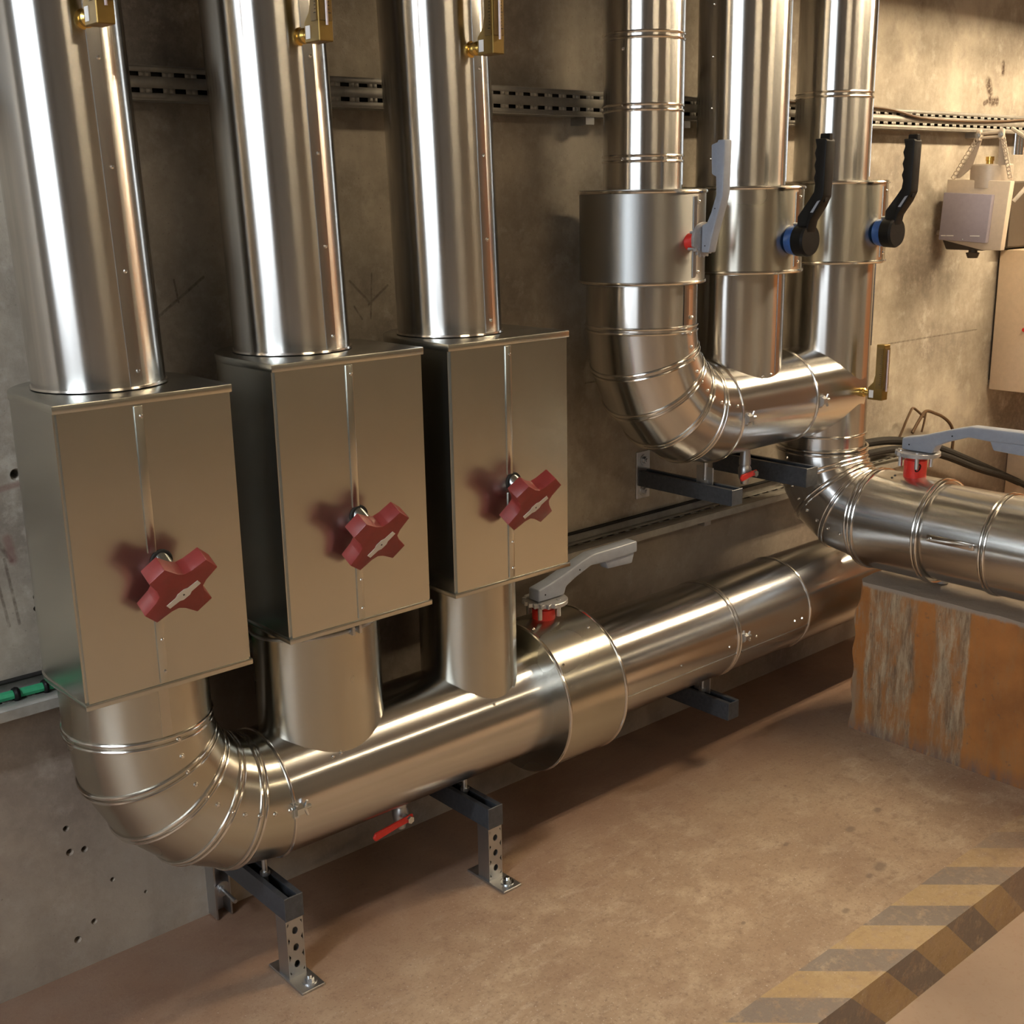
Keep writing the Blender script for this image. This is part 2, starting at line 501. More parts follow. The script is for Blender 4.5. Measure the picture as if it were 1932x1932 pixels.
# unseen brown panel added on the right-hand wall to tint the pipes' reflections
dr = struct(obj('reflection_panel_1', box(new(), (ROOM_X1 - .06, -3.4, -.134), (ROOM_X1, -.9, 2.3)), 'door', origin=(ROOM_X1, -3.4, -.134)))
obj('handle', cyl(new(), (ROOM_X1 - .11, -2.1, .95), (ROOM_X1 - .11, -2.1, 1.15), .012, n=12), 'zinc', parent=dr)

# ---- ceiling lamps over the walkway
def lamp(x0, x1, y, z, label, mt='lamp'):
    th = thing('ceiling_lamp', label, 'lamp', ((x0 + x1) / 2, y, z), 'linear lamps over the walkway')
    b = new(); box(b, (x0, y - .09, z), (x1, y + .09, z + .05), .006)
    obj('housing', b, 'frame', th)
    for s in (-1, 1):
        obj('tube', cyl(new(), (x0 + .03, y + s * .05, z - .022), (x1 - .03, y + s * .05, z - .022), .016, n=14), mt, th)
    for xx in (x0 + .25, x1 - .25):
        obj('hanger', cyl(new(), (xx, y, z + .05), (xx, y, ROOM_Z1), .005, n=8), 'zinc', th)
LY, LZ = -1.28, 2.70
lamp(3.05, 4.30, LY, LZ, 'linear warm ceiling lamp over the walkway, above the orange plinth')
lamp(4.60, 5.85, LY, LZ, 'linear warm ceiling lamp over the walkway, past the tan cabinet', 'lamp_far')
lamp(-2.10, -.85, LY, LZ, 'linear cool white ceiling lamp over the left end of the walkway', 'lamp_cool')
for xx, yy in ((.6, -4.4), (3.6, -4.4)):  # fill lamps added behind the camera to brighten the metal's reflections
    lamp(xx, xx + 1.25, yy, 2.98, 'unseen fill lamp added at the back of the room, %s' % ('left one' if xx < 1 else 'right one'), 'fill_back')
# unseen duct added under the ceiling to shade the top of the wall
tag(obj('shading_duct', box(new(), (-1.5, -.95, 2.522), (7.6, -.55, 2.92), .01), 'duct'), 'unseen metal duct added under the ceiling to shade the top of the wall', 'duct')

# ================================================================== VALVE BOXES with hand wheels
YP = -.225                     # the plane of all pipe axes
TH = rad(28.5)                 # the wheels' stems point outwards and down
def handwheel(parent, cx, zc, rot):
    c, T = V((cx, -.47, zc)), .035
    d, v = V((0, -math.cos(TH), -math.sin(TH))), V((0, -math.sin(TH), math.cos(TH)))
    P = lambda p, q, ww: c + V((p, 0, 0)) + v * q + d * ww
    poly = []
    for k in range(4):
        a = rad(45 + 90 * k + rot)
        poly += [(.0735, a - rad(14)), (.0713, a), (.0735, a + rad(14)), (.047, a + rad(29)), (.0405, a + rad(45)), (.047, a + rad(61))]
    poly = [(r * math.cos(a), r * math.sin(a)) for r, a in poly]
    wh = obj('handwheel', prism(new(), poly, P, -T, 0, .0016, 2), 'red', parent, smooth=24)
    wh['label'] = 'red four-lobed handwheel'
    obj('hub', lathe(new(), c - d * (T + .012), d, [(0, .017), (.006, .020), (.013, .024)], n=24), 'red', wh)
    pp = [(-.034, -.0055), (-.013, -.0065), (-.007, -.0105), (.007, -.0105), (.013, -.0065), (.034, -.0055), (.034, .0055), (.013, .0065), (.007, .0105), (-.007, .0105), (-.013, .0065), (-.034, .0055)]
    ca, sa = math.cos(rad(40 + rot)), math.sin(rad(40 + rot))
    b = prism(new(), [(p * ca - q * sa + .005, p * sa + q * ca - .008) for p, q in pp], P, -.001, .0012)
    obj('name_plate', b, 'label', wh)
    obj('screw', dome(new(), P(.005, -.008, .001), d, .0022), 'steel_dark', wh)
    return wh

def dpoly(x0, x1, yf, yc, grow=0.0, n=24):
    xc, R = (x0 + x1) / 2, (x1 - x0) / 2 + grow
    pts = [(xc - R, yf - grow), (xc + R, yf - grow)]
    for k in range(n + 1):
        a = PI * k / n
        pts.append((xc + R * math.cos(a), yc + (R) * math.sin(a) * .97))
    return pts

def valve_box(x0, x1, z0, z1, wheel_z, rot, seam_dx, label):
    yf = -.40
    yc = YP
    xc = (x0 + x1) / 2
    th = thing('valve_box', label, 'valve', (xc, yc, z0), 'galvanised valve boxes with red wheels')
    b = prism(new(), dpoly(x0, x1, yf, yc), lambda p, q, ww: V((p, q, ww)), z0 + .004, z1 - .004)
    es = [e for e in b.edges if abs(e.verts[0].co.z - e.verts[1].co.z) > .1 and e.verts[0].co.y < yf + .01]
    bmesh.ops.bevel(b, geom=es, offset=.005, segments=4, affect='EDGES')
    obj('casing', b, 'box', th)
    for nm, za, zb in (('lid', z1 - .015, z1), ('base_plate', z0, z0 + .012)):
        b = prism(new(), dpoly(x0, x1, yf, yc, .0022), lambda p, q, ww: V((p, q, ww)), za, zb, .002, 2)
        obj(nm, b, 'box', th)
    sx = xc + seam_dx
    # overlapping lock seam down the front, broken by the wheel
    for za, zb in ((wheel_z + .058, z1 - .017), (z0 + .014, wheel_z + .018)):
        b = new()
        box(b, (sx - .012, yf - .0032, za), (sx + .004, yf + .001, zb), .0016, 2)
        obj('seam_strip', b, 'box', th)
    b = new()
    for zz in (z1 - .035, z0 + .095, z0 + .035):
        dome(b, (sx - .001, yf - .0022, zz), (0, -1, 0), .0042, .004)
    obj('rivets', b, 'bead', th, stuff=True)
    b = lathe(new(), (xc, yf + .02, wheel_z + .051), (0, -math.cos(TH), -math.sin(TH)), [(0, .016), (.050, .016), (.052, .013), (.068, .013)], n=28)
    obj('stem', b, 'zinc_bright', th)
    b = torus(new(), (xc, yf - .001, wheel_z + .040), (0, 1, 0), .0185, .0028, n=32, m=6)
    obj('gasket', b, 'black2', th)
    handwheel(th, xc, wheel_z, rot)
    return th

valve_box(.702, 1.021, .752, 1.285, .950, 2, -.012, 'galvanised valve box with red handwheel, leftmost of three, above the pipe elbow')
valve_box(1.107, 1.449, .767, 1.310, .954, 9, -.002, 'galvanised valve box with red handwheel, middle of three in a row')
valve_box(1.516, 1.853, .763, 1.309, .954, 4, -.006, 'galvanised valve box with red handwheel, rightmost of three, beside dark wall')

# ================================================================== THREE RISERS above the boxes
ZT = 2.62
def riser(xb, z0, R, label):
    th = thing('riser_pipe', label, 'pipe', (xb, YP, z0), 'shiny risers above the valve boxes')
    sh = (z0, -.030)
    b = cyl(new(), (xb, YP, z0), (xb, YP, ZT), R, n=72)
    bmesh.ops.bisect_plane(b, geom=b.verts[:] + b.edges[:] + b.faces[:], plane_co=(0, 0, 2.0), plane_no=(0, 0, 1))
    obj('jacket', b, 'alu', th, shear=sh)
    obj('lap_seam', arcstrip(new(), xb, YP, R, z0, ZT, 4, 16, .0014), 'alu', th, shear=sh)
    b = new()
    for k in range(9):
        zz = z0 + .03 + k * .17
        a = rad(12)
        dome(b, (xb + math.sin(a) * (R + .0014), YP - math.cos(a) * (R + .0014), zz), (math.sin(a), -math.cos(a), 0), .0042, .004)
    obj('rivets', b, 'bead', th, stuff=True, shear=sh)
    b = lathe(new(), (xb, YP, z0), (0, 0, 1), [(0, R + .004), (.004, R + .003), (.0045, R)], n=64)
    obj('foot_collar', b, 'bead', th)
riser(.856, 1.287, .115, 'shiny vertical insulated pipe, first from the left, over the first valve box')
riser(1.257, 1.312, .115, 'shiny vertical insulated pipe, second from the left, over the middle valve box')
riser(1.659, 1.311, .115, 'shiny vertical insulated pipe, third from the left, beside the bare wall')

# ================================================================== THERMOMETERS
def thermometer(x, yf, z, label, ht=.26):
    th = thing('thermometer', label, 'thermometer', (x, yf, z), 'brass angle thermometers')
    b = lathe(new(), (x, yf + .012, z), (0, -1, 0), [(0, .016), (.012, .016), (.014, .0115), (.020, .0135), (.030, .0135), (.034, .009), (.052, .009)], n=20)
    obj('pocket', b, 'brass', th)
    # case: side profile with a fillet towards the pipe
    y0 = yf - .036
    prof = [(y0, z - .016), (y0 - .048, z - .016), (y0 - .048, z + ht), (y0 - .022, z + ht), (y0 - .022, z + .055), (y0 - .017, z + .035), (y0, z + .018)]
    b = prism(new(), prof, lambda p, q, ww: V((x + ww, p, q)), -.015, .015, .0015, 1)
    cs = obj('case', b, 'gold', th)
    obj('scale_face', box(new(), (x - .0125, y0 - .050, z + .018), (x + .0125, y0 - .047, z + ht - .01)), 'goldface', th)
    obj('scale_face', box(new(), (x - .017, y0 - .045, z + .018), (x - .0148, y0 - .026, z + ht - .01)), 'goldface', th)
    obj('glass_tube', cyl(new(), (x, y0 - .052, z + .01), (x, y0 - .052, z + ht - .015), .0025, n=10), 'glass', th)
    b = new()
    for k in range(int((ht - .05) / .006)):
        zz = z + .03 + k * .006
        wd = .006 if k % 5 == 0 else .003
        box(b, (x - .0178, y0 - .043, zz), (x - .0165, y0 - .043 + wd, zz + .0012))
        box(b, (x + .004, y0 - .0508, zz), (x + .004 + wd, y0 - .0495, zz + .0012))
    obj('scale_marks', b, 'black', th, stuff=True)
    obj('sticker', box(new(), (x - .0162, y0 - .020, z - .010), (x - .0148, y0 - .006, z + .012)), 'white', th)
    return th
thermometer(.846, -.340, 1.884, 'brass thermometer on the leftmost shiny riser, cut by the picture top')
thermometer(1.247, -.340, 1.884, 'brass thermometer on the second shiny riser from the left')
thermometer(1.646, -.340, 1.886, 'brass thermometer on the third riser, beside the slotted tray')

thermometer(3.088, -.352, 1.021, 'brass thermometer low on the rightmost riser, above the outlet elbow', .145)

# ================================================================== LOWER HEADER PIPE
ZH, RH = .384, .139
hd = thing('header_pipe', 'long shiny insulated header pipe near the floor with segmented left elbow', 'pipe', (1.11, YP, ZH))
XE = .862
RB = .25
bc = V((XE + RB, YP, ZH + RB))
def ering(c, ang, R, Rb, dx, n=64, rr=None):
    """circle of a bend: starts vertical at c.x - Rb, ends along dx"""
    d = V((-math.cos(ang), 0, -math.sin(ang)))
    p = c + V((d.x * Rb, 0, d.z * Rb))
    tg = V((math.sin(ang), 0, -math.cos(ang)))
    return p, tg
def beads(parent, p, tg, R, double=True, r=.0036):
    b = new()
    for s in ((-1, 1) if double else (0,)):
        torus(b, V(p) + V(tg) * (.0062 * s), tg, R + .0005, r, n=72, m=8)
    return obj('bead_ring', b, 'bead', parent)
def segelbow(parent, c, R, Rb, n, mt, tf, lastclamp=True):
    rv = new()
    for k in range(n + 1):
        a = PI / 2 * k / n
        p, tg = tf(a)
        if k < n:
            p2, tg2 = tf(PI / 2 * (k + 1) / n)
            b = loft(new(), [circ(p, tg, R, 72, ref=(0, -1, 0) if abs(tg.y) < .95 else (-1, 0, 0)), circ(p2, tg2, R, 72, ref=(0, -1, 0) if abs(tg2.y) < .95 else (-1, 0, 0))], False, False)
            obj('elbow_segment', b, mt, parent)
        beads(parent, p, tg, R, double=(k < n))
    return rv
tf1 = lambda a: ering(bc, a, RH, RB, 1)
segelbow(hd, bc, RH, RB, 5, 'alu_soft', tf1)
b = new()
for k in range(11):
    a = PI / 2 * (k + .1) / 10.4
    p, tg = tf1(a)
    nr = V((0, -1, 0)) + V((-math.cos(a), 0, -math.sin(a))) * (-.12)
    nr.normalize()
    dome(b, p + nr * RH, nr, .0056, .005)
obj('rivets', b, 'bead', hd, stuff=True)
# vertical neck into the first box and the two branch sleeves
obj('neck', cyl(new(), (XE, YP, ZH + RB), (XE, YP, .752), RH, n=72, caps=False), 'alu_soft', hd)
obj('neck_seam', arcstrip(new(), XE, YP, RH, ZH + RB + .012, .752, -6, 2, .0014), 'alu_soft', hd)
for bx, br, ry, zt, ring in ((1.272, .144, .110, .767, True), (1.685, .115, .113, .763, False)):
    b = loft(new(), [ellz((bx, YP, ZH + .02), br, ry), ellz((bx, YP, zt), br, ry)], False, False)
    obj('branch_sleeve', b, 'alu_soft', hd)
    if ring:
        b = new(); torus(b, (bx, YP, zt - .034), (0, 0, 1), br + .0015, .004, n=72)
        for v_ in b.verts:
            v_.co.y = YP + (v_.co.y - YP) * (ry + .001) / br
        box(b, (bx + .012, YP - ry - .012, zt - .042), (bx + .018, YP - ry + .004, zt - .024))
        box(b, (bx + .030, YP - ry - .010, zt - .042), (bx + .036, YP - ry + .004, zt - .024))
        obj('band_clamp', b, 'zinc', hd)
    else:
        obj('lap_seam', arcstrip(new(), bx, YP, br, ZH + .09, zt, 24, 36, .003), 'alu_soft', hd)
b = new()
for xx, zz in ((1.226, .474), (1.246, .475), (1.662, .462)):
    q = V((0, -math.sqrt(max(RH ** 2 - (zz - .006 - ZH) ** 2, 0)), 0))
    dome(b, (xx, YP + q.y, zz - .006), (0, q.y, zz - .006 - ZH), .0042, .004)
obj('rivets', b, 'bead', hd, stuff=True)
for xa, xb in ((XE + RB, 1.835), (2.0405, 2.545), (2.545, 2.875), (2.875, 3.85)):
    b = cyl(new(), (xa, YP, ZH), (xb, YP, ZH), RH, n=72)
    obj('jacket_section', b, 'alu', hd)
# clamp ring with toggle at the elbow's end, rings along the run
def clampbolt(parent, p, ax, out, mt='zinc_bright', s=1.0):
    """little toggle latch of a band clamp: p on the pipe surface, ax along the pipe, out away from it"""
    ax, out = V(ax), V(out)
    tz = ax.cross(out)
    b = new()
    cyl(b, V(p) - tz * .012 * s + out * .007, V(p) + tz * .012 * s + out * .007, .0035 * s, n=10)
    box(b, V(p) - V((.005, .004, .016)) * s, V(p) + V((.004, .004, .002)) * s)
    q = V(p) + out * .006
    loft(b, [circ(q - ax * .004 * s, ax, .011 * s, 6), circ(q + ax * .010 * s, ax, .011 * s, 6)])
    cyl(b, q + ax * .010 * s, q + ax * .028 * s, .004 * s, n=10)
    # wings of the nut
    for sg in (-1, 1):
        cyl(b, q + ax * .016 * s, q + ax * .020 * s + tz * sg * .014 * s + out * .004, .0035 * s, .0025 * s, n=8)
    return obj('clamp_bolt', b, mt, parent)
clampbolt(hd, (XE + RB, YP - RH, ZH + .015), (1, 0, 0), (0, -1, 0), s=1.15)
beads(hd, (2.545, YP, ZH), (1, 0, 0), RH, True, .003)
beads(hd, (2.875, YP, ZH), (1, 0, 0), RH, False, .004)
clampbolt(hd, (2.556, YP - RH, ZH + .01), (1, 0, 0), (0, -1, 0), mt='zinc', s=1.0)
b = new()
ang = rad(-16)
dn = V((0, -math.cos(ang), math.sin(ang)))
for xa, xb in ((2.06, 2.535), (2.56, 2.87)):
    for q in (0,):
        rings = []
        for xx in (xa, xb):
            cc = V((xx, YP, ZH))
            tz = V((0, math.sin(ang), math.cos(ang)))
            rings.append([cc + dn * (RH - .003) - tz * .001, cc + dn * (RH + .0016) - tz * .001, cc + dn * (RH + .0016) + tz * .004, cc + dn * (RH - .003) + tz * .004])
        loft(b, rings)
obj('lap_seam', b, 'alu', hd)
b = new()
for xx in (2.30, 2.50, 2.59, 2.62, 2.80, 2.835):
    dome(b, V((xx, YP, ZH)) + V((0, -math.cos(rad(-2)), math.sin(rad(-2)))) * RH, dn, .0042, .004)
obj('rivets', b, 'bead', hd, stuff=True)

# ---- lever shapes
LEV = [(-.036, .078), (-.036, .112), (.020, .124), (.125, .158), (.170, .170), (.35, .173), (.35, .140), (.225, .136), (.165, .139), (.105, .118), (.068, .100), (.060, .078)]
def lever_valve(name, label, group, c, out, along, side, neck, scale, plate, lever_mt, neck_mt, casing, grip=True, black=False):
    """c: point on the casing surface, out: stem direction, along: lever direction"""
    th = thing(name, label, 'valve', c, group)
    casing(th)
    c, out, al, sd = V(c), V(out), V(along), V(side)
    P = lambda l, h, w_: c + al * l + out * h + sd * w_
    if not black:
        b = lathe(new(), c - out * .03, out, [(0, .032 * scale), (.03 + .050 * scale, .032 * scale), (.03 + .051 * scale, .026 * scale), (.03 + .075 * scale, .026 * scale)], n=28)
        obj('neck', b, neck_mt, th)
        b = new()
        for k in range(4):
            a = 2 * PI * k / 4 + .6
            cyl(b, c + (al * math.cos(a) + sd * math.sin(a)) * .042 * scale + out * .030 * scale, c + (al * math.cos(a) + sd * math.sin(a)) * .042 * scale + out * .078 * scale, .006 * scale, n=8)
        obj('neck_bolts', b, 'zinc', th, stuff=True)
        # notched plate
        poly = []
        nt = 40
        for k in range(nt * 2):
            a = 2 * PI * k / (nt * 2)
            r = .062 if (math.cos(a) > -.3 or k % 4 < 3) else .057
            if abs(((k * 180 / nt) % 360) - 180) < 75:
                r = .064 if k % 4 < 2 else .056
            poly.append((r * scale * math.cos(a), r * scale * math.sin(a)))
        b = prism(new(), poly, lambda p, q, ww: P(p + .006, ww, q), .064 * scale, .076 * scale, .0012, 1)
        obj('notch_plate', b, 'greyplate', th)
        w1 = .021 * scale
        b = prism(new(), [(l * scale, h * scale) for l, h in LEV], lambda p, q, ww: P(p, q, ww), -w1, w1, .005 * scale, 3)
        lv = obj('lever', b, lever_mt, th, smooth=28)
        b = prism(new(), [(.222 * scale, .140 * scale), (.236 * scale, .112 * scale), (.335 * scale, .108 * scale), (.345 * scale, .140 * scale)], lambda p, q, ww: P(p, q, ww), -w1 * .72, w1 * .72, .004 * scale, 2)
        obj('trigger', b, lever_mt, lv)
        b = new()
        for l, h in ((-.012, .095), (.118, .137)):
            for s in (-1, 1):
                cyl(b, P(l * scale, h * scale, s * w1 * .9), P(l * scale, h * scale, s * (w1 + .001)), .0022 * scale, n=8)
        obj('pins', b, 'black', lv, stuff=True)
    else:
        b = lathe(new(), c - out * .03, out, [(0, .026), (.034, .026), (.035, .036), (.055, .040), (.062, .040)], n=28)
        obj('neck', b, neck_mt, th)
        b = new()
        for k in range(2):
            cyl(b, c + al * .041 + sd * (.012 - .024 * k) + out * .02, c + al * .041 + sd * (.012 - .024 * k) + out * .032, .004, n=8)
        obj('neck_bolts', b, 'zinc', th, stuff=True)
        b = lathe(new(), c + out * .030, out, [(0, .041), (.030, .042), (.036, .038)], n=28)
        hub = obj('hub', b, lever_mt, th)
        prof = [(-.038, .034), (-.038, .060), (.012, .064), (.048, .072), (.085, .098), (.110, .110), (.245, .113), (.25, .108), (.25, .078), (.242, .080), (.23, .083), (.215, .078), (.20, .083), (.185, .078), (.17, .083), (.155, .078), (.14, .083), (.12, .080), (.10, .066), (.06, .034)]
        b = prism(new(), prof, lambda p, q, ww: P(p, q, ww), -.019, .019, .003, 2)
        lv = obj('lever', b, lever_mt, th, smooth=28)
        b = prism(new(), [(.095, .075), (.095, .108), (.262, .113), (.262, .085)], lambda p, q, ww: P(p, q, ww), -.008, .008, .002, 1)
        obj('trigger', b, lever_mt, lv)
        obj('centre_screw', dome(new(), P(-.014, .060, -.006), out, .006, .004), 'zinc_bright', lv)
        b = prism(new(), [(.070, .074), (.098, .094), (.100, .102), (.070, .082)], lambda p, q, ww: P(p, q, ww), .0185, .0205)
        obj('grey_patch', b, 'grey', lv)
    return th

# header shut-off valve: wide collar and grey lever lying along the pipe
def collar_x(th):
    b = lathe(new(), (1.835, YP, ZH), (1, 0, 0), [(0, RH - .002), (.0005, .190), (.205, .190), (.2055, RH - .002)], n=80, caps=False)
    obj('casing', b, 'alu_soft', th)
    b = new()
    for xx in (1.842, 2.034):
        torus(b, (xx, YP, ZH), (1, 0, 0), .190, .004, n=80)
    obj('rim_bead', b, 'bead', th)
    b = new()
    for xx, aa in ((1.86, 78), (2.0, 62), (1.86, 40)):
        d = V((0, -math.cos(rad(aa)), math.sin(rad(aa))))
        dome(b, V((xx, YP, ZH)) + d * .190, d, .0045, .004)
    obj('rivets', b, 'bead', th, stuff=True)
lever_valve('lever_valve', 'grey lever valve on the wide collar of the floor-level header pipe', 'lever valves', (1.930, YP, ZH + .168), (0, 0, 1), (1, 0, 0), (0, 1, 0), .05, .92, True, 'grey', 'redneck', collar_x)

# ================================================================== RIGHT-HAND GROUP: three risers, three valves, manifold
ZM, RM = 1.021, .1335
X1, X2, X3 = 2.279, 2.672, 3.095
def riser2(xc, R, z0, rings, seamrings, label, dark_screws=False, screwside=None):
    th = thing('insulated_riser', label, 'pipe', (xc, YP, z0), 'shiny risers above the lever valves')
    zs = [z0] + sorted(rings) + [ZT]
    for a, b_ in zip(zs[:-1], zs[1:]):
        obj('jacket_section', cyl(new(), (xc, YP, a), (xc, YP, b_), R, n=64, caps=(b_ == ZT)), 'alu', th)
    for zr in rings:
        beads(th, (xc, YP, zr), (0, 0, 1), R, True, .0034)
    for a, b_ in zip(zs[:-1], zs[1:]):
        obj('lap_seam', arcstrip(new(), xc, YP, R, a + .010, b_ - .010, 30, 38, .0014), 'alu', th)
    if screwside is not None:
        b = new()
        for k in range(8):
            zz = z0 + .07 + k * .125
            a = rad(screwside)
            dome(b, (xc + math.sin(a) * R, YP - math.cos(a) * R, zz), (math.sin(a), -math.cos(a), 0), .005, .0045)
        obj('rivets', b, 'bead', th, stuff=True)
riser2(X1, .0975, 1.608, (1.680, 1.797, 1.959), 0, 'narrow shiny riser with beaded rings, fourth vertical pipe from the left', screwside=-78)
riser2(X2 - .010, .119, 1.613, (), 0, 'wide shiny riser between the two beaded ones at right', screwside=-92)
riser2(X3 - .020, .107, 1.624, (1.856,), 0, 'rightmost shiny riser with one beaded ring, next to the lit wall')

def collar_z(xc, R, z0, z1, mt, seam):
    def f(th):
        b = lathe(new(), (xc, YP, z0), (0, 0, 1), [(0, .09), (.0005, R), (z1 - z0 - .0005, R), (z1 - z0, .09)], n=80, caps=False)
        obj('casing', b, mt, th)
        for zz in (z0 + .006, z1 - .006):
            b = new(); torus(b, (xc, YP, zz), (0, 0, 1), R, .0045, n=80)
            obj('rim_bead', b, 'bead', th)
        obj('lap_seam', arcstrip(new(), xc, YP, R, z0 + .018, z1 - .018, seam, seam + 5, .0016), mt, th)
        b = new()
        for zz in (z0 + .03, z1 - .03):
            a = rad(seam + 9)
            dome(b, (xc + math.sin(a) * R, YP - math.cos(a) * R, zz), (math.sin(a), -math.cos(a), 0), .0045, .004)
        obj('rivets', b, 'bead', th, stuff=True)
    return f
lever_valve('lever_valve', 'grey lever valve with red neck, upright lever, left of the two black levers', 'lever valves', (X1, YP - .152, 1.484), (0, -1, 0), (0, 0, 1), (-1, 0, 0), .05, .66, True, 'grey', 'redneck', collar_z(X1, .1565, 1.381, 1.608, 'alu_dull', 4))
lever_valve('lever_valve', 'black lever valve with blue neck, nearer of the two, middle right riser', 'black lever valves', (X2, YP - .160, 1.474), (0, -1, 0), (0, 0, 1), (-1, 0, 0), .05, 1, False, 'black', 'blue', collar_z(X2, .163, 1.387, 1.613, 'alu_soft', 6), black=True)
lever_valve('lever_valve', 'black lever valve with blue neck, farther one, against the lit wall', 'black lever valves', (X3, YP - .150, 1.480), (0, -1, 0), (0, 0, 1), (-1, 0, 0), .05, 1, False, 'black', 'blue', collar_z(X3, .153, 1.392, 1.624, 'alu_soft', 6), black=True)

# ---- manifold under the valves
mf = thing('manifold_pipe', 'shiny U-shaped manifold pipe with segmented elbow under the three lever valves', 'pipe', (X1 + .25, YP, ZM))
RB2 = .25
RE = .1405
bc2 = V((X1 + RB2, YP, ZM + RB2))
tf2 = lambda a: ering(bc2, a, RE, RB2, 1)
obj('neck', cyl(new(), (X1, YP, ZM + RB2), (X1, YP, 1.381), RE, n=72, caps=False), 'alu', mf)
segelbow(mf, bc2, RE, RB2, 5, 'alu', tf2)
obj('neck_seam', arcstrip(new(), X1, YP, RE, ZM + RB2 + .012, 1.38, 0, 8, .0014), 'alu', mf)
b = new()
for k in range(10):
    a = PI / 2 * (k + .3) / 10
    p, tg = tf2(a)
    nr = (V((0, -1, 0)) + V((math.cos(a), 0, math.sin(a))) * .22).normalized()
    dome(b, p + nr * RE, nr, .0055, .005)
dome(b, (X1 + .03, YP - RE, 1.30), (0, -1, 0), .0055, .005)
obj('rivets', b, 'bead', mf, stuff=True)
obj('jacket_section', cyl(new(), (X1 + RB2, YP, ZM), (2.872, YP, ZM), RM, n=72, caps=False), 'alu', mf)
obj('jacket_section', cyl(new(), (2.872, YP, ZM), (X3 + .02, YP, ZM), RM, n=72, caps=False), 'alu', mf)
beads(mf, (2.872, YP, ZM), (1, 0, 0), RM, False, .0042)
clampbolt(mf, (X1 + RB2 + .006, YP - RE, ZM - .004), (1, 0, 0), (0, -1, 0), mt='zinc', s=1.25)
clampbolt(mf, (2.880, YP - RM, ZM + .0), (1, 0, 0), (0, -1, 0), mt='zinc', s=1.25)
obj('branch_sleeve', loft(new(), [ellz((X2 + .006, YP, ZM + .02), .140, .104), ellz((X2 + .006, YP, 1.387), .140, .104)], False, False), 'alu', mf)
b = arcstrip(new(), X2 + .006, YP, .140, ZM + .095, 1.385, 12, 20, .002)
for v_ in b.verts:
    v_.co.y = YP + (v_.co.y - YP) * .104 / .140
obj('lap_seam', b, 'alu', mf)
obj('branch_sleeve', cyl(new(), (X3, YP, .84), (X3, YP, 1.392), .1285, n=72, caps=False), 'alu', mf)
obj('lap_seam', arcstrip(new(), X3, YP, .1285, ZM + .13, 1.39, 26, 34, .002), 'alu', mf)
beads(mf, (X3, YP, .888), (0, 0, 1), .1285, False, .004)
b = new()
for aa in (-10, 4, 20):
    a = rad(aa)
    dome(b, (X2 + .006 + math.sin(a) * .135, YP - math.cos(a) * .104, ZM + .095 - abs(aa) * .0005), (math.sin(a), -math.cos(a), 0), .0045, .004)
obj('rivets', b, 'bead', mf, stuff=True)

# ---- outlet: elbow that turns out of the wall and the big pipe over the plinth
ZO, RO = .650, .136
ot = thing('outlet_pipe', 'big shiny insulated pipe running out from an elbow over the orange plinth', 'pipe', (X3, YP - .19, ZO))
RB3 = .19
bc3 = V((X3, YP - RB3, ZO + RB3))
def tf3(a):
    d = V((0, math.cos(a), -math.sin(a)))
    return bc3 + d * RB3, V((0, -math.sin(a), -math.cos(a)))
rvb = new()
for k in range(5):
    a0 = PI / 2 * k / 4
    p, tg = tf3(a0)
    if k < 4:
        p2, tg2 = tf3(PI / 2 * (k + 1) / 4)
        obj('elbow_segment', loft(new(), [circ(p, tg, RO, 72, ref=(-1, 0, 0)), circ(p2, tg2, RO, 72, ref=(-1, 0, 0))], False, False), 'alu', ot)
    beads(ot, p, tg, RO, double=True, r=.0034)
b = new()
for k in range(8):
    a = PI / 2 * (k + .5) / 8
    p, tg = tf3(a)
    nr = (V((-1, 0, 0)) + V((0, math.cos(a), -math.sin(a))) * .25).normalized()
    dome(b, p + nr * RO, nr, .0055, .005)
obj('rivets', b, 'bead', ot, stuff=True)
for ya, yb, R in ((-.6455, -.835, .1385), (-.835, -1.02, .1405), (-1.02, -1.75, .1405)):
    obj('jacket_section', cyl(new(), (X3, ya, ZO), (X3, yb, ZO), R, n=72), 'alu', ot)
    if ya < -.7:
        beads(ot, (X3, ya, ZO), (0, 1, 0), .1405, True, .0038)
# clip strip on the side that faces the header
b = new(); box(b, (X3 - .1435, -.815, ZO + .006), (X3 - .1365, -.675, ZO + .026), .003, 2)
obj('closing_strip', b, 'bead', ot)
b = new()
for yy in (-.685, -.805):
    dome(b, (X3 - .143, yy, ZO + .016), (-1, 0, 0), .005, .005)
obj('rivets', b, 'zinc_bright', ot, stuff=True)
b = cyl(new(), (X3 + .06, -.62, .478), (X3 + .06, -.62, .520), .02, n=12)
obj('foot', b, 'zinc', ot)
b = cyl(new(), (X3 - .02, -1.0, .478), (X3 - .02, -1.0, .512), .02, n=12)
obj('foot', b, 'zinc', ot)
def collar_y(th):
    b = lathe(new(), (X3, -.417, ZO), (0, -1, 0), [(0, RO - .002), (.0005, .148), (.228, .148), (.2285, RO - .002)], n=80, caps=False)
    obj('casing', b, 'alu', th)
    for yy, dbl in ((-.434, True), (-.640, True)):
        beads(th, (X3, yy, ZO), (0, 1, 0), .148, dbl, .004)
    b = new()
    for xx in (-.03, -.045):
        dome(b, (X3 + xx, -.50, ZO + math.sqrt(.148 ** 2 - xx * xx)), (xx, 0, .14), .004, .003)
    obj('rivets', b, 'steel_dark', th, stuff=True)
lever_valve('lever_valve', 'grey lever valve with bright red neck on top of the big outlet pipe', 'lever valves', (X3, -.545, ZO + .145), (0, 0, 1), (0, -1, 0), (1, 0, 0), .05, 1.0, True, 'grey', 'redneck', collar_y)
